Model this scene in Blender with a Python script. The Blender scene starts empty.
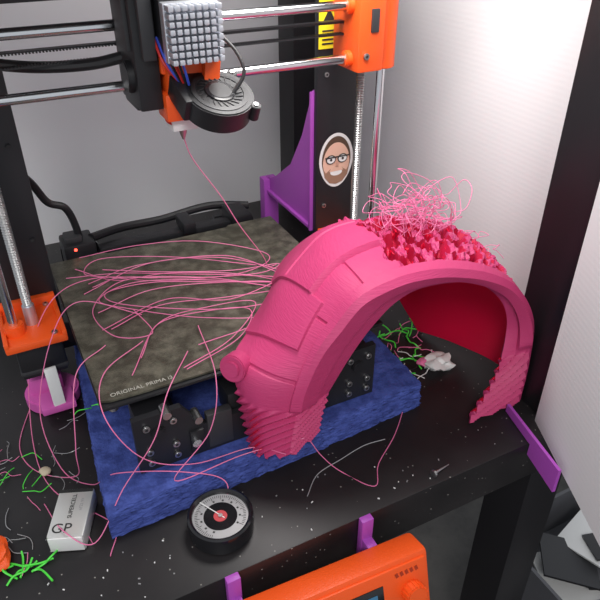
import bpy, bmesh, math, random
from mathutils import Vector, Matrix, Euler, noise
random.seed(7)
scene=bpy.context.scene
try: scene.view_settings.view_transform='Standard'
except Exception: pass
V=Vector
# ------------------------------------------------------------ materials
MATS={}
def mat(name,col,rough=.5,metal=0,bump=0,bscale=200,col2=None,cscale=30,emit=None,estr=0,trans=0,spec=None,stretch=None,coat=0,cthr=(.4,.6)):
    if name in MATS: return MATS[name]
    m=bpy.data.materials.new(name); m.use_nodes=True; nt=m.node_tree; p=nt.nodes['Principled BSDF']
    p.inputs['Base Color'].default_value=(*col,1); p.inputs['Roughness'].default_value=rough; p.inputs['Metallic'].default_value=metal
    if spec is not None: p.inputs['Specular IOR Level'].default_value=spec
    if coat: p.inputs['Coat Weight'].default_value=coat
    tc=nt.nodes.new('ShaderNodeTexCoord'); src=tc.outputs['Object']
    if stretch:
        mp=nt.nodes.new('ShaderNodeMapping'); mp.inputs['Scale'].default_value=stretch
        nt.links.new(src,mp.inputs['Vector']); src=mp.outputs['Vector']
    if col2:
        n=nt.nodes.new('ShaderNodeTexNoise'); n.inputs['Scale'].default_value=cscale; n.inputs['Detail'].default_value=8; n.inputs['Roughness'].default_value=.65
        r=nt.nodes.new('ShaderNodeValToRGB'); r.color_ramp.elements[0].position=cthr[0]; r.color_ramp.elements[1].position=cthr[1]
        r.color_ramp.elements[0].color=(*col,1); r.color_ramp.elements[1].color=(*col2,1)
        nt.links.new(src,n.inputs['Vector']); nt.links.new(n.outputs['Fac'],r.inputs['Fac']); nt.links.new(r.outputs['Color'],p.inputs['Base Color'])
    if bump:
        n=nt.nodes.new('ShaderNodeTexNoise'); n.inputs['Scale'].default_value=bscale; n.inputs['Detail'].default_value=4
        b=nt.nodes.new('ShaderNodeBump'); b.inputs['Strength'].default_value=bump; b.inputs['Distance'].default_value=.001
        nt.links.new(src,n.inputs['Vector']); nt.links.new(n.outputs['Fac'],b.inputs['Height']); nt.links.new(b.outputs['Normal'],p.inputs['Normal'])
    if emit: p.inputs['Emission Color'].default_value=(*emit,1); p.inputs['Emission Strength'].default_value=estr
    if trans:
        t=nt.nodes.new('ShaderNodeBsdfTranslucent'); t.inputs['Color'].default_value=(col[0],col[1]*.3,col[2]*.5,1)
        mx=nt.nodes.new('ShaderNodeMixShader'); mx.inputs['Fac'].default_value=trans
        o=nt.nodes['Material Output']; nt.links.new(p.outputs[0],mx.inputs[1]); nt.links.new(t.outputs[0],mx.inputs[2]); nt.links.new(mx.outputs[0],o.inputs['Surface'])
    MATS[name]=m; return m
BLACK=mat('black_plastic',(.010,.010,.012),.45,bump=.15,bscale=900)
FRAME=mat('black_anodised',(.018,.018,.021),.4,.2,bump=.1,bscale=1200)
DARK=mat('dark_grey_plastic',(.03,.03,.033),.5)
GLOSS=mat('gloss_black',(.01,.01,.012),.15)
CHROME=mat('chrome',(.75,.76,.78),.18,1)
STEEL=mat('steel',(.5,.5,.5),.35,1)
ALU=mat('aluminium',(.66,.68,.73),.4,.85)
ORANGE=mat('orange_petg',(.85,.095,.010),.42,bump=.3,bscale=600,stretch=(1,1,6))
PINK=mat('pink_pla',(.56,.045,.170),.55,bump=.5,bscale=90,stretch=(1,1,14),trans=.14)
PINKGLOW=mat('pink_pla_inner_glow',(1.0,.010,.095),.5,trans=.5)  # same pink filament, red glow inside the shell put into the colour
STRAND=mat('pink_filament',(.82,.20,.40),.4,trans=.1)
PURPLE=mat('purple_pla',(.38,.07,.44),.45,bump=.2,bscale=300,stretch=(1,1,8))
MAUVE=mat('mauve_pla',(.62,.11,.42),.45)
BLUE=mat('blue_foam',(.022,.040,.20),.8,bump=1,bscale=320,col2=(.055,.09,.36),cscale=70,stretch=(1,1,3))
GREEN=mat('green_filament',(.08,.70,.06),.4)
WHITE=mat('white_plastic',(.75,.75,.74),.45)
YELLOW=mat('yellow_label',(.85,.7,.02),.5)
INK=mat('ink',(.02,.02,.02),.6)
RED=mat('red_wire',(.5,.02,.02),.4); BLUEW=mat('blue_wire',(.04,.08,.5),.4)
LED=mat('red_led',(1,.05,.03),.4,emit=(1,.05,.03),estr=6)
SHEET=mat('pei_sheet',(.060,.055,.038),.40,.3,bump=.6,bscale=1500,col2=(.19,.18,.135),cscale=60,cthr=(.42,.72))
BATT=mat('battery_foil',(.62,.62,.60),.32,.4)
SKIN=mat('sticker_skin',(.72,.45,.34),.5); HAIR=mat('sticker_hair',(.09,.05,.03),.6)
DIALW=mat('dial_grey',(.42,.42,.43),.35,.4)
# ------------------------------------------------------------ builder
def crspline(pts,n=8):
    pts=[V(p) for p in pts]; out=[]
    P=[pts[0]*2-pts[1]]+pts+[pts[-1]*2-pts[-2]]
    for i in range(1,len(P)-2):
        for k in range(n):
            t=k/n; a,b,c,d=P[i-1],P[i],P[i+1],P[i+2]
            out.append(.5*((2*b)+(c-a)*t+(2*a-5*b+4*c-d)*t*t+(3*b-a-3*c+d)*t**3))
    out.append(pts[-1]); return out
class B:
    def __init__(s,name,parent=None,loc=None):
        s.name=name; s.bm=bmesh.new(); s.mats=[]; s.parent=parent; s.M=Matrix.Identity(4); s.loc=loc
    def mi(s,m):
        if m not in s.mats: s.mats.append(m)
        return s.mats.index(m)
    def add(s,bm,m,M=None):
        i=s.mi(m)
        for f in bm.faces: f.material_index=i
        T=s.M@(M or Matrix.Identity(4)); bm.transform(T)
        me=bpy.data.meshes.new('tmp'); bm.to_mesh(me); bm.free(); s.bm.from_mesh(me); bpy.data.meshes.remove(me)
    def box(s,c,d,m,rot=(0,0,0),bev=.0008):
        bm=bmesh.new(); bmesh.ops.create_cube(bm,size=1); bmesh.ops.scale(bm,vec=d,verts=bm.verts)
        if bev>0:
            bmesh.ops.bevel(bm,geom=bm.edges[:],offset=min(bev,min(d)*.4),segments=2,affect='EDGES',profile=.6)
        s.add(bm,m,Matrix.Translation(V(c))@Euler(rot).to_matrix().to_4x4())
    def bb(s,a,b,m,bev=.0008):
        a=V(a);b=V(b); s.box((a+b)/2,[abs(q) for q in (b-a)],m,bev=bev)
    def cyl(s,p0,p1,r,m,seg=24,r2=None,bev=0):
        p0=V(p0);p1=V(p1); d=p1-p0; bm=bmesh.new()
        bmesh.ops.create_cone(bm,cap_ends=True,segments=seg,radius1=r,radius2=r if r2 is None else r2,depth=d.length)
        if bev: bmesh.ops.bevel(bm,geom=[e for e in bm.edges if len(e.link_faces)==2 and any(len(f.verts)>4 for f in e.link_faces)],offset=bev,segments=2,affect='EDGES')
        s.add(bm,m,Matrix.Translation((p0+p1)/2)@d.to_track_quat('Z','Y').to_matrix().to_4x4())
    def sph(s,c,r,m,sc=(1,1,1),jit=0):
        bm=bmesh.new(); bmesh.ops.create_icosphere(bm,subdivisions=3,radius=r)
        for v in bm.verts:
            if jit: v.co*=1+jit*noise.noise(v.co*120)
            v.co=V((v.co.x*sc[0],v.co.y*sc[1],v.co.z*sc[2]))
        s.add(bm,m,Matrix.Translation(V(c)))
    def tube(s,pts,r,m,seg=6,smooth=8,flat=1):
        P=crspline(pts,smooth) if smooth else [V(p) for p in pts]
        bm=bmesh.new(); rings=[]; t0=(P[1]-P[0]).normalized(); n=t0.orthogonal().normalized()
        for i,p in enumerate(P):
            t=(P[min(i+1,len(P)-1)]-P[max(i-1,0)])
            if t.length<1e-7: t=t0
            t=t.normalized(); n=(n-t*n.dot(t))
            n=n.normalized() if n.length>1e-6 else t.orthogonal().normalized()
            bn=t.cross(n); rings.append([bm.verts.new(p+(n*math.cos(2*math.pi*k/seg)+bn*math.sin(2*math.pi*k/seg)*flat)*r) for k in range(seg)])
        for a,b in zip(rings,rings[1:]):
            for k in range(seg): bm.faces.new((a[k],a[(k+1)%seg],b[(k+1)%seg],b[k]))
        bm.faces.new(rings[0][::-1]); bm.faces.new(rings[-1]); s.add(bm,m)
    def lathe(s,prof,m,M=None,seg=32):
        bm=bmesh.new(); rings=[[bm.verts.new((r*math.cos(2*math.pi*k/seg),r*math.sin(2*math.pi*k/seg),z)) for k in range(seg)] for r,z in prof]
        for a,b in zip(rings,rings[1:]):
            for k in range(seg): bm.faces.new((a[k],a[(k+1)%seg],b[(k+1)%seg],b[k]))
        bm.faces.new(rings[0][::-1]); bm.faces.new(rings[-1]); s.add(bm,m,M)
    def plate(s,pts,o,ux,uy,th,m,bev=0):
        o=V(o);ux=V(ux).normalized();uy=V(uy).normalized();n=ux.cross(uy); bm=bmesh.new()
        a=[bm.verts.new(o+ux*x+uy*y) for x,y in pts]; f=bm.faces.new(a)
        r=bmesh.ops.extrude_face_region(bm,geom=[f]); bmesh.ops.translate(bm,vec=n*th,verts=[g for g in r['geom'] if isinstance(g,bmesh.types.BMVert)])
        bmesh.ops.recalc_face_normals(bm,faces=bm.faces)
        if bev: bmesh.ops.bevel(bm,geom=bm.edges[:],offset=bev,segments=2,affect='EDGES')
        s.add(bm,m)
    def bolt(s,p,n,r=.003,m=None):
        p=V(p);n=V(n).normalized(); s.cyl(p,p+n*r*.9,r,m or STEEL,16,bev=r*.15); s.cyl(p+n*r*.9,p+n*r*.93,r*.5,INK,6)
    def done(s,ang=35):
        me=bpy.data.meshes.new(s.name); s.bm.normal_update()
        c=V(s.loc) if s.loc else V((0,0,0))
        if s.loc is None and len(s.bm.verts):
            lo=V([min(v.co[i] for v in s.bm.verts) for i in range(3)]); hi=V([max(v.co[i] for v in s.bm.verts) for i in range(3)])
            c=V(((lo.x+hi.x)/2,(lo.y+hi.y)/2,lo.z))
        bmesh.ops.translate(s.bm,vec=-c,verts=s.bm.verts)
        s.bm.to_mesh(me); s.bm.free()
        for m in s.mats: me.materials.append(m)
        for p in me.polygons: p.use_smooth=True
        me.set_sharp_from_angle(angle=math.radians(ang))
        o=bpy.data.objects.new(s.name,me); bpy.context.collection.objects.link(o)
        if s.parent: o.parent=s.parent; o.location=c-s.parent.location
        else: o.location=c
        return o
def empty(name,loc):
    e=bpy.data.objects.new(name,None); e.location=loc; e.empty_display_size=.02; bpy.context.collection.objects.link(e); return e
def text(name,s,size,M,m,parent,th=.0002):
    cu=bpy.data.curves.new(name,'FONT'); cu.body=s; cu.size=size; cu.extrude=th; cu.materials.append(m); cu.align_x='CENTER'; cu.align_y='CENTER'
    o=bpy.data.objects.new(name,cu); bpy.context.collection.objects.link(o)
    if parent:
        o.parent=parent; M=Matrix.Translation(-parent.location)@M
    o.matrix_local=M; return o
def basis(o,x,y):
    x=V(x).normalized(); y=V(y); z=x.cross(y).normalized(); y=z.cross(x)
    m=Matrix((x,y,z)).transposed().to_4x4(); m.translation=V(o); return m
# ------------------------------------------------------------ room / enclosure
def panelmat(name,col,bs):
    m=bpy.data.materials.new(name); m.use_nodes=True; nt=m.node_tree; p=nt.nodes['Principled BSDF']
    p.inputs['Base Color'].default_value=(*col,1); p.inputs['Roughness'].default_value=.5
    tc=nt.nodes.new('ShaderNodeTexCoord'); w=nt.nodes.new('ShaderNodeTexWave'); w.bands_direction='Z'; w.inputs['Scale'].default_value=60; w.inputs['Distortion'].default_value=.3
    b=nt.nodes.new('ShaderNodeBump'); b.inputs['Strength'].default_value=bs; b.inputs['Distance'].default_value=.0004
    nt.links.new(tc.outputs['Object'],w.inputs['Vector']); nt.links.new(w.outputs['Fac'],b.inputs['Height']); nt.links.new(b.outputs['Normal'],p.inputs['Normal']); return m
PANEL=panelmat('corrugated_white_panel',(.72,.71,.72),.10); PANELB=panelmat('white_back_panel',(.82,.82,.84),.03)
w=B('wall_back'); w.bb((-.17,.500,-.45),(.46,.504,.50),PANELB,0); w.done()
w=B('wall_right'); w.bb((.441,-.085,0.001),(.446,.499,.50),PANEL,0); w.done()
def tablemat():
    m=bpy.data.materials.new('black_table_laminate'); m.use_nodes=True; nt=m.node_tree; p=nt.nodes['Principled BSDF']
    p.inputs['Roughness'].default_value=.45
    tc=nt.nodes.new('ShaderNodeTexCoord')
    v=nt.nodes.new('ShaderNodeTexVoronoi'); v.inputs['Scale'].default_value=230
    lt=nt.nodes.new('ShaderNodeMath'); lt.operation='LESS_THAN'; lt.inputs[1].default_value=.15
    sep=nt.nodes.new('ShaderNodeSeparateColor'); gt=nt.nodes.new('ShaderNodeMath'); gt.operation='GREATER_THAN'; gt.inputs[1].default_value=.84
    mul=nt.nodes.new('ShaderNodeMath'); mul.operation='MULTIPLY'
    n=nt.nodes.new('ShaderNodeTexNoise'); n.inputs['Scale'].default_value=14; n.inputs['Detail'].default_value=8
    r=nt.nodes.new('ShaderNodeValToRGB'); r.color_ramp.elements[0].position=.35; r.color_ramp.elements[1].position=.75
    r.color_ramp.elements[0].color=(.006,.005,.006,1); r.color_ramp.elements[1].color=(.018,.015,.016,1)
    mx=nt.nodes.new('ShaderNodeMix'); mx.data_type='RGBA'; mx.inputs[7].default_value=(.24,.23,.21,1)
    L=nt.links.new
    L(tc.outputs['Object'],v.inputs['Vector']); L(v.outputs['Distance'],lt.inputs[0]); L(v.outputs['Color'],sep.inputs[0]); L(sep.outputs[0],gt.inputs[0])
    L(lt.outputs[0],mul.inputs[0]); L(gt.outputs[0],mul.inputs[1]); L(tc.outputs['Object'],n.inputs['Vector']); L(n.outputs['Fac'],r.inputs['Fac'])
    L(mul.outputs[0],mx.inputs[0]); L(r.outputs['Color'],mx.inputs[6]); L(mx.outputs[2],p.inputs['Base Color']); return m
TABLE=tablemat(); LEGM=mat('black_laminate',(.009,.008,.010),.4)
t=B('side_table'); t.bb((-.13,-.112,-.05),(.44,.50,0),TABLE,.0015)
for x,y in ((-.13,-.112),(.37,-.112),(-.13,.45),(.39,.45)): t.bb((x,y,-.45),(x+.05,y+.05,-.05),LEGM,.001)
t.done()
t=B('enclosure_frame')
for x,y in ((.39,-.088),(.39,.449),(-.13,.449)): t.bb((x,y,0),(x+.05,y+.05,.50),LEGM,.001)
t.bb((-.13,-.088,.50),(.44,.499,.55),LEGM,.001)
t.done()
t=B('enclosure_door'); 
d0=V((.385,-.093,0)); dd=V((-.055,-.125,0)).normalized(); t.plate([(0,0),(.36,0),(.36,.5),(0,.5)],d0,dd,(0,0,1),.004,PANEL)
d1=V((.367,-.070,0)); de=V((-.022,-.088,0)).normalized(); t.plate([(0,.001),(0,.010),(.090,.013),(.090,-.014),(.046,-.012),(.046,.001)],d1,de,(0,0,1),.003,PURPLE); t.done()
FLOORM=mat('dark_floor',(.03,.027,.025),.6,col2=(.06,.055,.05),cscale=12)
f=B('floor'); f.bb((-1.2,-1.2,-.47),(1.6,1.4,-.45),FLOORM,0); f.done()
# ------------------------------------------------------------ mat
m_=B('foam_block')
cor=[V((-.0165,-.040)),V((.292,-.022)),V((.305,.31)),V((.013,.31))]
bm=bmesh.new()
def matp(u,v): 
    a=cor[0].lerp(cor[1],u); b2=cor[3].lerp(cor[2],u); return a.lerp(b2,v)
bmesh.ops.create_cube(bm,size=1); 
bmesh.ops.subdivide_edges(bm,edges=bm.edges[:],cuts=70,use_grid_fill=True)
for v in bm.verts:
    q=v.co+V((.5,.5,.5)); p=matp(q.x,q.y); z=q.z*.03
    c=V((.15,.13)); n=noise.noise(V((p.x*140,p.y*140,z*900)))*.0028+noise.noise(V((p.x*12,p.y*12,3)))*.002
    side=min(q.x,1-q.x,q.y,1-q.y)<.001
    if side:
        dr=(p-c).normalized(); p=p+dr*n-dr*(.0015 if q.z>.99 else 0)+dr*(.0015 if q.z<.5 else 0)
    elif q.z>.99: z-=abs(noise.noise(V((p.x*60,p.y*60,7))))*.0012
    v.co=V((p.x,p.y,max(z,.0002)))
m_.add(bm,BLUE); m_.done()
# ------------------------------------------------------------ printer
PR=empty('desktop_3d_printer',V((.14,.15,.03)))
f=B('frame',PR)
f.bb((-.052,.19,.031),(-.002,.197,.41),FRAME); f.bb((.288,.19,.031),(.338,.197,.41),FRAME)
f.bb((-.052,.19,.36),(.338,.197,.42),FRAME); f.bb((-.052,.1902,.031),(.338,.1968,.06),FRAME)
for x in (.035,.215): f.bb((x,-.006,.031),(x+.026,.30,.058),FRAME)
prof=[(.018,.031),(.242,.031),(.242,.088),(.205,.088),(.19,.062),(.075,.062),(.058,.088),(.018,.088)]
f.plate(prof,(0,-.007,0),(1,0,0),(0,0,1),.006,FRAME); f.plate(prof,(0,.307,0),(1,0,0),(0,0,1),.006,FRAME)
for x in (.028,.05,.215,.234):
    for z in (.040,.052,.078): f.bolt((x,-.013,z),(0,-1,0),.0030)
for z in (.10,.16,.25): 
    f.bolt((-.012,.19,z),(0,-1,0),.0022,BLACK); 
f.bolt((.298,.19,.13),(0,-1,0),.0025); f.bolt((.298,.19,.275),(0,-1,0),.0025)
for x in (.022,.208):
    f.bb((x,-.004,.058),(x+.03,.02,.085),BLACK,.002); f.cyl((x+.015,-.016,.07),(x+.015,.0,.07),.006,BLACK,20,bev=.001)
f.cyl((.066,-.02,.05),(.066,.01,.05),.004,CHROME,16); f.bb((.062,-.016,.036),(.074,-.008,.060),BLACK,.001); f.bb((.078,-.014,.034),(.10,-.006,.07),DARK,.001)
f.cyl((.045,-.019,.0885),(.045,-.006,.0885),.0035,STEEL,16); f.cyl((.070,-.018,.072),(.070,-.004,.072),.0035,STEEL,16)
f.done()
br=B('frame_brace',PR)
br.plate([(.0,.0),(.135,.0),(.135,.018),(.118,.022),(.105,.028),(.06,.06),(.03,.105),(.006,.16),(.0,.16)],(.290,.198,.097),(0,1,0),(0,0,1),.006,PURPLE)
br.bb((.286,.198,.097),(.300,.335,.101),PURPLE,.0005); br.bb((.284,.197,.097),(.302,.2,.257),PURPLE,.0005)
br.bb((.282,.32,.031),(.302,.335,.115),PURPLE,.001); br.done()
ft=B('frame_feet',PR)
for x in (-.03,.316):
    ft.cyl((x,.155,.0),(x,.155,.014),.026,MAUVE,32,bev=.002); ft.bb((x-.02,.15,.0),(x+.012,.2,.031),MAUVE,.002)
    ft.box((x+.003,.1235,.036),(.011,.0035,.046),WHITE,(-.12,0,.1),.001); ft.bb((x-.014,.118,.010),(x+.018,.145,.018),MAUVE,.002)
ft.done()
y=B('y_axis',PR)
for x in (.048,.228-.002): y.cyl((x,-.012,.072),(x,.312,.072),.004,CHROME)
y.bb((.04,.02,.080),(.235,.225,.086),FRAME,.002)
for x in (.048,.226):
    for yy in (.06,.17): y.cyl((x,yy-.012,.072),(x,yy+.012,.072),.0075,BLACK,bev=.001); y.bb((x-.012,yy-.014,.074),(x+.012,yy+.014,.081),BLACK)
y.bb((.12,0,.064),(.127,.3,.0655),BLACK,0)
y.bb((.10,-.006,.05),(.15,.02,.078),BLACK,.002); y.bb((.10,.262,.033),(.142,.304,.075),BLACK,.002)
y.done()
h=B('heated_bed',PR)
h.bb((-.001,-.003,.0985),(.255,.238,.1015),BLACK,.0005)
sh=[(0,.004),(.008,.001),(.03,.0),(.10,.0),(.104,-.006),(.150,-.006),(.154,0),(.246,0),(.254,.004),(.254,.241),(.20,.241),(.196,.237),(.06,.237),(.056,.241),(0,.241)]
h.plate(sh,(0,0,.1025),(1,0,0),(0,1,0),.0018,SHEET)
for x in (.01,.127,.244):
    for yy in (.012,.12,.23): h.cyl((x,yy,.086),(x,yy,.099),.004,STEEL,12)
h.done()
text('sheet_print','ORIGINAL PRIMA i3',.0058,basis((.034,.0065,.1045),(1,0,0),(0,1,0)),mat('sheet_ink',(.42,.41,.36),.5),PR,.0001)
z=B('z_axis',PR)
def screw(x,y0,z0,z1):
    pr=[]; n=int((z1-z0)/.0025)
    for i in range(n): pr+= [(.0044,i*.0025),(.0032,i*.0025+.00125)]
    z.lathe(pr,STEEL,Matrix.Translation(V((x,y0,z0))),14)
for sx,rx,sg in ((-.031,-.047,-1),(.3166,.333,1)):
    screw(sx,.154,.098,.40); z.cyl((rx,.144,.098),(rx,.144,.41),.004,CHROME)
    z.cyl((sx,.154,.088),(sx,.154,.115),.0055,ALU,16,bev=.001)
    z.bb((sx-.021,.133,.046),(sx+.021,.175,.086),BLACK,.004); z.bb((sx-.0215,.1325,.050),(sx+.0215,.1755,.056),DARK,.003)
z.done()
z=B('z_axis_mounts',PR)
for sx,rx,sg in ((-.031,-.047,-1),(.3166,.333,1)):
    x0,x1=sorted((sx-sg*.026,sx+sg*.028))
    z.bb((x0,.122,.086),(x1,.190,.094),ORANGE,.002); z.bb((x0,.122,.092),(x0+.004,.19,.098),ORANGE,.001); z.bb((x1-.004,.122,.092),(x1,.19,.098),ORANGE,.001)
    z.bb((x0,.183,.086),(x1,.19,.102),ORANGE,.001); z.cyl((rx,.144,.09),(rx,.144,.104),.009,ORANGE,24,bev=.001)
    for q in (.128,.18): z.bolt((sx-sg*.016,q,.094),(0,0,1),.0028)
z.done()
x=B('x_axis',PR)
for zz in (.301,.347): x.cyl((-.06,.14,zz),(.30,.14,zz),.0042,CHROME)
for zz in (.3195,.331):
    x.bb((-.055,.151,zz),(.30,.158,zz+.0012),BLACK,0)
    for i in range(140): x.bb((-.055+i*.0025,.151,zz+(.0012 if zz<.325 else -.0012)),(-.0537+i*.0025,.158,zz+(.0019 if zz<.325 else 0)),BLACK,0)
x.tube([(-.06,.17,.335),(-.02,.165,.325),(.02,.16,.318),(.06,.15,.318),(.09,.135,.325)],.0045,BLACK,10)
x.done()
x=B('x_axis_ends',PR)
x.bb((.294,.124,.290),(.322,.172,.385),ORANGE,.003); x.cyl((.333,.144,.289),(.333,.144,.39),.0125,ORANGE,28,bev=.001)
x.bb((.318,.132,.296),(.338,.156,.385),ORANGE,.002)
for zz in (.301,.347): x.cyl((.288,.14,zz),(.30,.14,zz),.0075,ORANGE,24,bev=.001)
x.cyl((.3166,.154,.286),(.3166,.154,.290),.011,STEEL,24)
for zz in (.305,.362): x.bolt((.302,.124,zz),(0,-1,0),.003)
x.bb((.306,.122,.325),(.314,.125,.345),DARK,.001)
x.bb((-.075,.124,.290),(-.022,.172,.385),ORANGE,.003)
x.done()
e=B('extruder',PR)
e.bb((.083,.092,.292),(.101,.150,.388),BLACK,.002); e.bb((.086,.118,.285),(.150,.158,.372),BLACK,.003)
e.bb((.088,.085,.33),(.098,.095,.38),DARK,.001); e.bb((.080,.10,.335),(.086,.13,.372),DARK,.001)
e.cyl((.078,.11,.315),(.084,.11,.315),.012,BLACK,24,bev=.001)
e.bb((.101,.078,.331),(.142,.118,.380),BLACK,.002)
e.bb((.104,.084,.300),(.140,.125,.333),ORANGE,.002); e.bb((.101,.090,.318),(.112,.12,.345),ORANGE,.002)
e.bb((.101,.086,.283),(.117,.112,.304),ORANGE,.002); e.plate([(0,0),(.012,0),(.016,.03),(.004,.03)],(.128,.082,.302),(1,0,0),(0,0,1),.006,ORANGE)
for p in ((.108,.084,.328),(.134,.084,.328),(.108,.084,.307)): e.bolt(p,(0,-1,0),.0022)
hc=V((.1215,.062,.350)); e.bb(hc+V((-.020,.008,-.020)),hc+V((.020,.018,.020)),ALU,.0008)
for i in range(8):
    for j in range(8):
        c=hc+V((-.0175+i*.005,.003,-.0175+j*.005)); e.box(c,(.0037,.012,.0037),ALU,bev=.0006)
e.done()
fb=B('part_cooling_fan',PR); fb.M=basis((.136,.066,.302),(1,.10,-.02),(-.1,.90,.42))
fb.cyl((0,0,-.011),(0,0,.007),.0262,BLACK,48,bev=.001)
fb.bb((-.030,-.006,-.011),(-.002,.0255,.007),BLACK,.002)
fb.lathe([(.0215,.0068),(.0215,.0075),(.0180,.0077),(.0177,.0068)],BLACK,None,40)
fb.cyl((0,0,.0072),(0,0,.0082),.0115,GLOSS,32,bev=.0003); fb.cyl((0,0,.0083),(0,0,.0085),.0085,BLACK,32)
for k in range(22):
    a=k*math.tau/22; fb.box((math.cos(a)*.0148,math.sin(a)*.0148,.0072),(.0062,.0008,.0010),BLACK,(0,0,a+.5),0)
for sx,sy in ((-.021,.021),(.021,-.019),(.02,.02)): fb.cyl((sx,sy,-.006),(sx,sy,.0065),.0042,BLACK,16,bev=.0005); fb.cyl((sx,sy,.0065),(sx,sy,.0075),.002,STEEL,10)
fb.done()
hn=B('hotend',PR); hn.bb((.106,.092,.273),(.127,.110,.285),WHITE,.002); hn.cyl((.116,.10,.264),(.116,.10,.273),.0012,STEEL,16,r2=.004)
hn.cyl((.116,.1,.285),(.116,.1,.30),.008,ALU,20); hn.done()
wr=B('wiring',PR)
for k,mm in enumerate((RED,BLUEW,BLACK,RED,BLACK,BLUEW)):
    o=k*.0022; wr.tube([(.098+o,.09,.345),(.100+o,.078-o,.33),(.108+o,.076,.318-o),(.118+o,.082,.308),(.12+o*.5,.09,.295)],.0010,mm,6)
wr.tube([(.14,.08,.35),(.153,.07,.335),(.156,.062,.320),(.146,.06,.307)],.0014,BLACK,8)
wr.tube([(.105,.10,.29),(.103,.098,.282),(.108,.094,.278)],.001,RED,6)
wr.tube([(-.02,.24,.225),(.002,.265,.186),(.014,.27,.160),(.03,.27,.150),(.037,.272,.125),(.038,.272,.10)],.004,BLACK,10)
wr.done()
ps=B('power_box',PR); ps.bb((.018,.255,.075),(.052,.29,.112),BLACK,.003); ps.bb((.022,.262,.110),(.040,.282,.118),DARK,.002)
ps.sph((.030,.2545,.107),.0016,LED); ps.bb((.018,.262,.031),(.05,.29,.076),BLACK,.002)
ps.bb((.055,.258,.085),(.24,.275,.100),BLACK,.003); ps.bb((.15,.25,.098),(.165,.285,.112),BLACK,.003); ps.bb((.21,.25,.09),(.235,.29,.108),BLACK,.003)
ps.tube([(.05,.27,.11),(.09,.30,.10),(.14,.31,.095),(.2,.31,.10),(.25,.30,.095)],.005,BLACK,10); ps.done()
st=B('warning_label',PR); st.bb((.2885,.1892,.300),(.311,.19,.345),YELLOW,0); st.plate([(0,0),(.014,0),(.007,.012)],(.2925,.1892,.325),(1,0,0),(0,0,1),.0004,INK)
for k in range(4): st.bb((.292,.1887,.304+k*.004),(.308,.1893,.3055+k*.004),INK,0)
st.done()
s=B('face_sticker',PR); sc=V((.313,.19,.181))
def ell(rx,rz,cx=0,cz=0,n=40,f=None): return [((cx+rx*math.cos(a)*(f(a) if f else 1)),cz+rz*math.sin(a)) for a in [2*math.pi*k/n for k in range(n)]]
lay=[0]
def lp(pts,m): 
    lay[0]+=1; s.plate(pts,sc+V((0,-.00015*(lay[0]-1),0)),(1,0,0),(0,0,1),.00015,m)
egg=lambda a:1-.12*max(0,-math.sin(a))
lp(ell(.0215,.031,f=egg),WHITE); lp(ell(.0182,.0275,f=egg),HAIR); lp(ell(.0168,.0235,0,-.0030,f=egg),SKIN)
lp([(-.0165,-.008),(-.013,-.013),(-.006,-.008),(.006,-.008),(.013,-.013),(.0165,-.008),(.0145,-.018),(.008,-.0255),(0,-.0275),(-.008,-.0255),(-.0145,-.018)],mat('sticker_beard',(.30,.17,.11),.6))
lp(ell(.0075,.0038,0,-.0135),WHITE); lp([(-.009,-.012),(.009,-.012),(.006,-.007),(-.006,-.007)],SKIN)
lp(ell(.0062,.0052,-.0073,.002),INK); lp(ell(.0062,.0052,.0073,.002),INK)
lay[0]+=1; lp(ell(.005,.004,-.0073,.002),WHITE); lp(ell(.005,.004,.0073,.002),WHITE); lp(ell(.0015,.0015,-.0073,.002),INK); lp(ell(.0015,.0015,.0073,.002),INK)
lp([(-.015,.004),(.015,.004),(.015,.0055),(-.015,.0055)],INK); lp([(-.002,-.006),(.002,-.006),(.001,.001),(-.001,.001)],mat('nose',(.55,.30,.22),.5))
s.done()
CP=empty('printer_control_panel',V((.132,-.126,-.05)))
l=B('screen_housing',CP)
l.M=basis((.132,-.126,-.018),(1,-.05,0),(0,.30,.95))
l.box((0,-.032,.013),(.154,.064,.026),ORANGE,bev=.004)
l.box((0,-.033,.0265),(.146,.056,.003),ORANGE,bev=.001)
l.box((-.014,-.036,.0282),(.094,.040,.001),GLOSS,bev=.0004); l.box((-.014,-.034,.0290),(.082,.024,.0005),mat('lcd',(.02,.05,.09),.2,emit=(.1,.35,.6),estr=.3),bev=0)
l.cyl((.058,-.031,.027),(.058,-.031,.038),.0090,ORANGE,32,bev=.001)
for k in range(16):
    a=k*math.tau/16; l.box((.058+math.cos(a)*.009,-.031+math.sin(a)*.009,.0325),(.0015,.0015,.010),ORANGE,(0,0,a),0)
for k in range(5): l.box((.046+k*.0045,-.012,.0282),(.0026,.004,.0006),mat('orange_dark',(.35,.03,.005),.5),(0,0,.3),0)
l.done()
l=B('mounting_brackets',CP)
for xx in (.050,.168): l.bb((xx,-.119,-.045),(xx+.011,-.1125,.002),PURPLE,.001); l.bb((xx+.001,-.135,-.04),(xx+.010,-.114,-.02),PURPLE,.001)
l.done()
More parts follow.
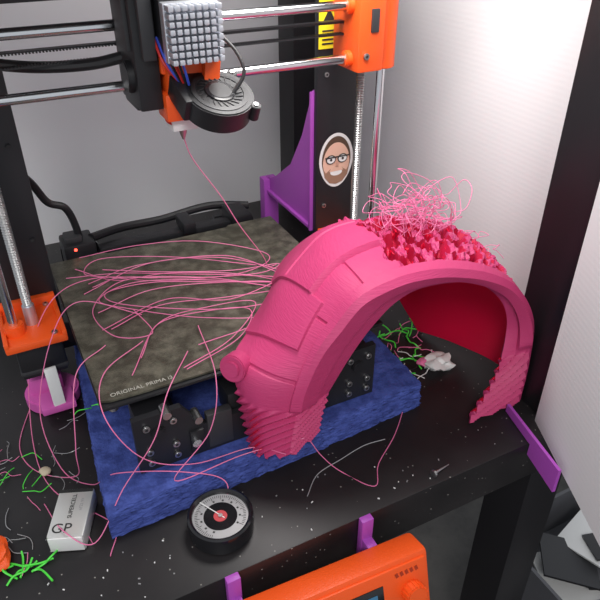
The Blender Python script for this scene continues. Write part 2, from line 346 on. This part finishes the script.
# ------------------------------------------------------------ helmet print
rows=[
 [(170,-36,31),(136,-50,31),(117,-40,31),(112,-30,31),(112,-19,33)],
 [(171,-44,70),(139,-55,70),(116,-42,70),(109,-30,70),(107,-16,76)],
 [(184,-46,98),(144,-56,103),(124,-42,108),(112,-25,112),(106,-8,115)],
 [(201,-46,123),(159,-55,134),(146,-30,134),(138,0,127),(135,28,112)],
 [(217,-46,141),(176,-55,154),(168,-15,154),(166,30,142),(174,70,111)],
 [(235,-46,155),(194,-55,172),(195,-5,173),(200,50,157),(215,119,111)],
 [(256,-47,162),(216,-55,179),(222,0,181),(228,55,172),(240,108,138)],
 [(288,-47,159),(244,-55,181),(256,0,184),(262,45,180),(268,95,152)],
 [(318,-47,150),(279,-56,176),(297,-5,184),(303,40,178),(302,95,150)],
 [(340,-48,134),(322,-57,160),(338,-8,169),(342,40,162),(332,105,138)],
 [(355,-50,114),(355,-59,137),(370,-12,140),(372,40,132),(352,115,115)],
 [(363,-50,85),(379,-63,98),(383,-20,98),(382,40,92),(360,122,85)],
 [(350,-60,45),(383,-66,48),(384,-30,52),(382,35,45),(359,120,42)],
 [(320,-66,3),(383,-66,3),(384,-40,28),(380,30,14),(368,80,3)]]
G=[[V(p)*.001 for p in r] for r in rows]
def cr(a,b,c,d,t): return .5*((2*b)+(c-a)*t+(2*a-5*b+4*c-d)*t*t+(3*b-a-3*c+d)*t**3)
def cr1(P,t):
    n=len(P)-1; i=min(int(t),n-1); i=max(i,0); f=t-i
    a=P[i-1] if i>0 else P[0]*2-P[1]; d=P[i+2] if i+2<=n else P[n]*2-P[n-1]
    return cr(a,P[i],P[i+1],d,f)
def S0(t,s):
    col=[cr1([r[j] for r in G[max(0,int(t)-2):int(t)+4]],t-max(0,int(t)-2)) for j in range(5)]
    if s<=0: return col[1].lerp(col[0],-s)
    return cr1(col[1:],s)
def ss_(a,b,x):
    x=max(0,min(1,(x-a)/(b-a))); return x*x*(3-2*x)
cen=V((.26,.0,.04))
def rib(x):
    x=x-math.floor(x); return x/.75 if x<.75 else (1-x)/.25
def S(t,s,extra=0):
    e=.004; t1=min(t+e,13); t0=max(t-e,0)
    if s<=0: s1,s0=min(s+e,0),max(s-e,-1)
    else: s1,s0=min(s+e,3),max(s-e,0)
    n=(S0(t1,s)-S0(t0,s)).cross(S0(t,s1)-S0(t,s0)); n=n.normalized() if n.length>0 else V((0,0,1))
    if s>0:
        if n.dot(S0(t,s)-cen)<0: n=-n
    elif n.y>0: n=-n
    d=extra
    if s>0:
        d+=.0048*ss_(4.28,4.32,t)*ss_(.93,.97,s)*(1-ss_(6.75,6.8,t))
        d+=.0024*ss_(2.88,2.92,t)*(1-ss_(4.28,4.32,t))*ss_(.58,.62,s)
        d+=.0034*(1-ss_(.22,.26,s))*ss_(1.3,1.5,t)
        if abs(t-5.5)<.04 and .26<s<.93: d-=.0016
        if abs(t-3.9)<.04 and .26<s<.58: d-=.0016
        if abs(t-2.2)<.04 and .26<s: d-=.0014
        if abs(s-1.9)<.03 and 4.4<t<6.7: d-=.0014
    else:
        d+=.0042*ss_(-.52,-.48,s)*ss_(1.3,1.5,t)*(1-ss_(11.4,11.6,t))
    w=1-ss_(1.25,1.4,t)
    if w>0: d+=.0050*(rib(s*1.9+t*4.8)-.3)*w
    w=ss_(11.6,11.7,t)
    if s<0 and w>0: d+=.0050*(rib(s*2.6+t*4.4)-.3)*w
    return S0(t,s)+n*d,n
def infill(t,s):
    j=.12*math.sin(s*7)+.07*math.sin(s*17+1)
    return 6.75+j<t<10.15+j and .28+.05*math.sin(t*9)<s<2.6
def hole(t,s):
    if not infill(t,s): return 0
    a=t*15+1.2*noise.noise(V((t*3,s*3,1))); b=s*10+1.2*noise.noise(V((t*3,s*3,8)))
    g=math.sin(a)*math.cos(b)+math.sin(b+1.3)*math.cos(a*.5)*.5+.45*noise.noise(V((t*9,s*7,3)))
    return ss_(-.10,.12,g)
hb=B('pink_helmet_print')
i0=hb.mi(PINK); i1=hb.mi(PINKGLOW); i2=hb.mi(mat('pink_infill_shade',(.50,.004,.05),.6))  # third material: darker red paints shade into the infill holes
ts=[]; t=0
while t<13-1e-6:
    ts.append(t); t+= .025 if t<1.5 or 11.5<t else (.018 if 6.4<=t<10.4 else .04)
ts.append(13)
ss=[-1+i/30 for i in range(30)]+[0]; s_=0
while s_<3-1e-6:
    s_=min(3,s_+.028); ss.append(s_)
bm=bmesh.new(); grid=[]; dep=[]
for t in ts:
    row=[]; dr=[]
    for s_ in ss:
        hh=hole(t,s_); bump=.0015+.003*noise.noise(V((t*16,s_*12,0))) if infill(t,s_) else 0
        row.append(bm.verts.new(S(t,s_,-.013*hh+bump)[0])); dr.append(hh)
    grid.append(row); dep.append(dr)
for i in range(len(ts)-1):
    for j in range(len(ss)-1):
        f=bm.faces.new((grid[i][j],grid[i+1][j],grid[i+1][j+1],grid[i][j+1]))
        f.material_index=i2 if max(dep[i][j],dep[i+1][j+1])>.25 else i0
bmesh.ops.recalc_face_normals(bm,faces=bm.faces)
bm.normal_update()
vote=sum(1 if f.normal.dot(f.calc_center_median()-cen)>0 else -1 for f in bm.faces)
if vote<0: bmesh.ops.reverse_faces(bm,faces=bm.faces[:])
bm.normal_update()
outer=list(bm.faces)
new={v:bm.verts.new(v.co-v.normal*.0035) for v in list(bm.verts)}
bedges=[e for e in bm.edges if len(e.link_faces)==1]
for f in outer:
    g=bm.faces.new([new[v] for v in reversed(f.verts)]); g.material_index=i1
for e in bedges:
    a,b2=e.verts
    lf_=e.link_faces[0]; vs=list(lf_.verts); ia=vs.index(a)
    if vs[(ia+1)%len(vs)]==b2: a,b2=b2,a
    try:
        g=bm.faces.new((a,b2,new[b2],new[a])); g.material_index=i0
    except ValueError: pass
me=bpy.data.meshes.new('t'); bm.to_mesh(me); bm.free(); hb.bm.from_mesh(me)
bp=V((.104,-.016,.114)); bn=V((-.75,-.6,.25)).normalized()
hb.cyl(bp-bn*.010,bp+bn*.004,.0115,PINK,40,bev=.001); hb.cyl(bp+bn*.004,bp+bn*.006,.007,PINK,40,bev=.0006)
# curls of unsupported filament on top of the failed infill
for k in range(40):
    if k<31: t=random.uniform(7.1,8.5); s_=random.uniform(1.0,2.0); hm=random.uniform(.012,.046)
    else: t=random.uniform(7.8,9.9); s_=random.uniform(1.0,2.2); hm=random.uniform(.003,.010)
    p,n=S(t,s_,0); pts=[p]; a=random.uniform(0,6.28); da=random.choice((-1,1))*random.uniform(.8,1.6)
    R_=random.uniform(.006,.020) if k<31 else random.uniform(.004,.010); N=random.randint(5,11)
    for q in range(N):
        a+=da+random.uniform(-.6,.6); h_=hm*math.sin(math.pi*(q+1)/(N+1))*random.uniform(.6,1.1)
        pts.append(p+V((math.cos(a)*R_,math.sin(a)*R_*.9,h_+.001)))
        p=p+V((random.uniform(-.005,.005),random.uniform(-.005,.005),0))
    pts.append(p-V((0,0,.003)))
    hb.tube(pts,.00032,STRAND,5,8)
hb.done(28)
# ------------------------------------------------------------ loose filament
lf=B('loose_filament'); zb=.1052
def T(pts,r=.00044,m=STRAND,sm=9): lf.tube(pts,r,m,6,sm)
def jz(p,a=.006,j=0): 
    x_,y_=p[0]+random.uniform(-j,j),p[1]+random.uniform(-j,j)
    return (x_,y_,zb+abs(noise.noise(V((x_*40,y_*40,p[0]*30))))*a*2+.0005)
T([(.116,.10,.265),(.124,.105,.243),(.150,.115,.20),(.168,.12,.165),(.192,.125,.125),(.20,.128,.108),(.21,.13,.106)])
loops=[
 [(.03,.235),(.09,.232),(.15,.205),(.205,.165),(.205,.14),(.165,.13),(.10,.15),(.05,.175),(.028,.20),(.05,.215),(.12,.19),(.19,.135)],
 [(.01,.20),(.06,.185),(.11,.155),(.17,.115),(.20,.085),(.17,.05),(.11,.07),(.055,.11),(.03,.14),(.07,.155),(.14,.125),(.18,.09)],
 [(.055,.11),(.06,.065),(.03,.08),(.022,.13),(.06,.16),(.13,.14),(.18,.10),(.19,.065),(.15,.035),(.09,.03)],
 [(.02,.16),(.09,.19),(.16,.16),(.21,.11),(.20,.08),(.14,.09),(.08,.11),(.03,.09)],
 [(.025,.12),(.08,.135),(.15,.115),(.195,.085),(.165,.03)],
 [(.03,.02),(.07,.08),(.12,.08),(.16,.07),(.12,.03),(.07,.01)],
 [(.045,.19),(.10,.165),(.165,.14),(.21,.125),(.185,.12),(.12,.14),(.06,.17),(.03,.17)]]
for L_ in loops: T([jz(p) for p in L_])
for L_ in (loops[1],loops[3],loops[5]): T([jz(p,.008,.014) for p in L_])
T([(.09,.15,.112),(.03,.16,.122),(-.01,.15,.115),(-.04,.14,.07),(-.055,.12,.015),(-.058,.07,.002),(-.050,.03,.001),(-.03,.0,.001),(-.012,-.03,.001),(-.022,-.055,.001)])
T([(.06,.10,.108),(.01,.12,.125),(-.02,.11,.10),(-.045,.09,.04),(-.04,.05,.004),(-.02,.02,.004),(.0,-.005,.033),(.05,-.03,.034),(.08,-.045,.02),(.06,-.07,.001)])
T([(.02,.07,.107),(-.01,.05,.10),(-.025,.02,.05),(-.03,.03,.01),(-.06,.06,.001),(-.07,.10,.001),(-.05,.16,.001)])
T([(.08,.03,.107),(.05,-.01,.105),(.03,-.03,.08),(.0,-.03,.04),(-.03,-.045,.01),(-.05,-.03,.0195),(-.06,.02,.001)])
T([(.10,.06,.108),(.09,-.01,.106),(.075,-.03,.07),(.04,-.035,.034),(.10,-.034,.034),(.15,-.05,.045)])
T([(.05,.06,.108),(.01,.03,.109),(.0,-.01,.10),(.02,-.025,.06),(.06,-.025,.034),(.11,-.03,.034),(.13,-.055,.04)])
T([(.155,-.052,.04),(.165,-.054,.02),(.180,-.062,.001),(.198,-.09,.001),(.215,-.07,.001),(.25,-.045,.001),(.285,-.01,.001),(.31,.03,.001)])
T([(.141,-.073,.0008),(.16,-.056,.0008),(.187,-.05,.0008),(.215,-.045,.0008),(.237,-.047,.0008)],.0004,DIALW)
lf.done()
gs=B('green_filament_scraps')
def scrap(c,r,z,m,n=4):
    p=V((c[0]+random.uniform(-r,r),c[1]+random.uniform(-r,r),z)); a=random.uniform(0,6.28); pts=[p]
    for q in range(n):
        a+=random.uniform(-.9,.9); p=p+V((math.cos(a),math.sin(a),0))*random.uniform(.004,.011); pts.append(V((p.x,p.y,z+random.uniform(0,.004))))
    return pts
for k in range(10): gs.tube(scrap((-.087,-.036),.010,.0012,GREEN,3),.0008,GREEN,6,5)
for k in range(22): gs.tube(scrap((.320,.060),.034,.0012,GREEN),.0008,GREEN,6,5)
for k in range(7): gs.tube(scrap((-.07,.06),.02,.001,GREEN,3),.0004,GREEN,5,5)
for k in range(3): gs.tube(scrap((0.0,.09),.006,.031,GREEN,3),.0005,GREEN,5,5)
gs.done()
ws=B('plastic_scraps')
for k in range(26): ws.tube(scrap((random.uniform(-.1,-.03),random.uniform(-.05,.12)),.01,.0008,WHITE,3),.0003,random.choice((DIALW,STRAND,DIALW)),5,4)
for k in range(26): ws.tube(scrap((.32,.055),.04,.001,WHITE,4),.0005,random.choice((WHITE,STRAND,BLACK)),5,4)
for k in range(40):
    ws.box((random.uniform(-.1,.36),random.uniform(-.105,-.055),.0006),(random.uniform(.0006,.002),.0008,.0008),random.choice((WHITE,DIALW)),(0,0,random.random()*3),0)
ws.sph((-.055,.055,.003),.005,mat('beige_scrap',(.5,.42,.3),.7),(1,1,.6),.6)
ws.done()
s=B('white_pink_scrap'); s.sph((.350,.018,.006),.013,WHITE,(1.2,.9,.6),.7); s.sph((.336,.026,.005),.008,STRAND,(1.2,.8,.5),.5); s.done()
s=B('orange_print_scrap'); s.sph((-.101,-.018,.006),.013,ORANGE,(1,1.2,.5),.4); s.done()
s=B('wood_screw'); s.cyl((.252,-.103,.003),(.27,-.1,.002),.0015,STEEL,10,r2=.0004); s.cyl((.250,-.1033,.003),(.252,-.103,.003),.0035,STEEL,12); s.done()
# battery
BP=empty('nine_volt_battery',V((-.041,-.013,0)))
b=B('casing',BP); ang=math.radians(67.6); bc=V((-.041,-.013,0)); X1=V((math.cos(ang),math.sin(ang),0)); Y1=V((-math.sin(ang),math.cos(ang),0)); b.M=basis(bc,X1,Y1)
b.box((0,0,.0088),(.0475,.0285,.0172),BATT,bev=.0022); b.box((-.0240,0,.0088),(.0012,.026,.015),WHITE,bev=.0004)
b.cyl((.0235,.006,.0088),(.026,.006,.0088),.0038,STEEL,6); b.cyl((.0235,-.006,.0088),(.026,-.006,.0088),.003,STEEL,20)
b.box((.021,0,.0176),(.003,.0270,.0003),INK,bev=0)
b.done()
o=bc+V((0,0,.0176))
text('brand_text','GP',.0125,basis(o-X1*.016+Y1*.004,-Y1,X1),INK,BP,.0001); text('label_text','SUPERCELL',.0048,basis(o+X1*.0055-Y1*.000,X1,Y1),INK,BP,.0001)
text('small_text','6F22 9V',.0036,basis(o+X1*.007-Y1*.007,X1,Y1),DIALW,BP,.0001)
# dial gauge
D=empty('round_hygrometer',V((.0645,-.0695,0)))
g=B('housing',D); c=V((.0645,-.0695,0)); Mt=Matrix.Translation(c)
g.lathe([(.022,0),(.0262,.002),(.0268,.012),(.0262,.0175),(.0245,.0185),(.0225,.0172),(.0222,.0145)],GLOSS,Mt,64)
g.cyl(c+V((0,0,.0135)),c+V((0,0,.0150)),.0223,DIALW,64); g.cyl(c+V((0,0,.0150)),c+V((0,0,.0153)),.0135,GLOSS,48); g.cyl(c+V((0,0,.0153)),c+V((0,0,.0155)),.0055,mat('dial_red',(.5,.05,.06),.5),32)
for k in range(60):
    a=math.radians(-50+k*280/59); rr=.0195 if k%5 else .0186
    g.box(c+V((math.cos(a)*rr,math.sin(a)*rr,.0151)),(.0022 if k%5 else .004,.0004,.0002),INK,(0,0,a),0)
for k in range(11):
    a=math.radians(-50+k*28); g.box(c+V((math.cos(a)*.0155,math.sin(a)*.0155,.0151)),(.0016,.0016,.0002),INK,(0,0,a),0)
g.box(c+V((-.004,.008,.0158)),(.0007,.026,.0004),WHITE,(0,0,.5),0); g.cyl(c+V((0,0,.0155)),c+V((0,0,.0165)),.0018,STEEL,16)
g.done()
# clutter under the table
CB=mat('grey_card',(.10,.10,.11),.7); PAPER=mat('paper',(.35,.35,.36),.7,col2=(.06,.07,.10),cscale=25)
c=B('storage_box'); c.bb((.50,-.16,-.45),(.505,.02,-.36),CB,0); c.bb((.50,-.16,-.45),(.72,-.155,-.36),CB,0); c.bb((.50,.015,-.45),(.72,.02,-.36),CB,0); c.bb((.715,-.16,-.45),(.72,.02,-.36),CB,0); c.bb((.50,-.16,-.45),(.72,.02,-.445),CB,0)
for k in range(9): c.box((.61+random.uniform(-.04,.04),-.07+random.uniform(-.03,.03),-.435+k*.009),(random.uniform(.05,.12),random.uniform(.04,.09),.004),(PAPER,DARK,WHITE,DARK,CB)[k%5],(random.uniform(-.2,.2),random.uniform(-.2,.2),random.uniform(-.8,.8)),.0005)
c.done()
c=B('cable_coil'); c.tube([(.46+.05*math.cos(a*.6)+a*.002,-.22+.04*math.sin(a*.6),-.44+a*.0008) for a in range(40)],.003,WHITE,8,3); c.done()
# ------------------------------------------------------------ lights
wd=bpy.data.worlds.new('world'); scene.world=wd; wd.use_nodes=True; bg=wd.node_tree.nodes['Background']; bg.inputs['Color'].default_value=(.9,.94,1,1); bg.inputs['Strength'].default_value=.60
def area(n,loc,tgt,size,en,col=(1,1,1)):
    l=bpy.data.lights.new(n,'AREA'); l.size=size; l.energy=en; l.color=col; o=bpy.data.objects.new(n,l); o.location=loc
    o.rotation_euler=(V(tgt)-V(loc)).to_track_quat('-Z','Y').to_euler(); bpy.context.collection.objects.link(o)
area('enclosure_lamp',(.23,.06,.48),(.27,.13,0),.16,1.75,(1,.97,.95))
area('room_lamp',(-.5,-1.3,1.5),(.15,.1,.1),.5,19,(1,.98,.96))
# ------------------------------------------------------------ camera
Cc=V((-.0305,-.396,.44)); b_=math.radians(27); th=math.radians(33.2)
Fh=V((math.sin(b_),math.cos(b_),0)); R=V((math.cos(b_),-math.sin(b_),0)); fw=Fh*math.cos(th)+V((0,0,-math.sin(th))); up=Fh*math.sin(th)+V((0,0,math.cos(th)))
cam=bpy.data.cameras.new('camera'); co=bpy.data.objects.new('camera',cam); bpy.context.collection.objects.link(co)
m=Matrix((R,up,-fw)).transposed().to_4x4(); m.translation=Cc; co.matrix_world=m; cam.sensor_width=36; cam.lens=36*641/600; cam.clip_start=.01
scene.camera=co
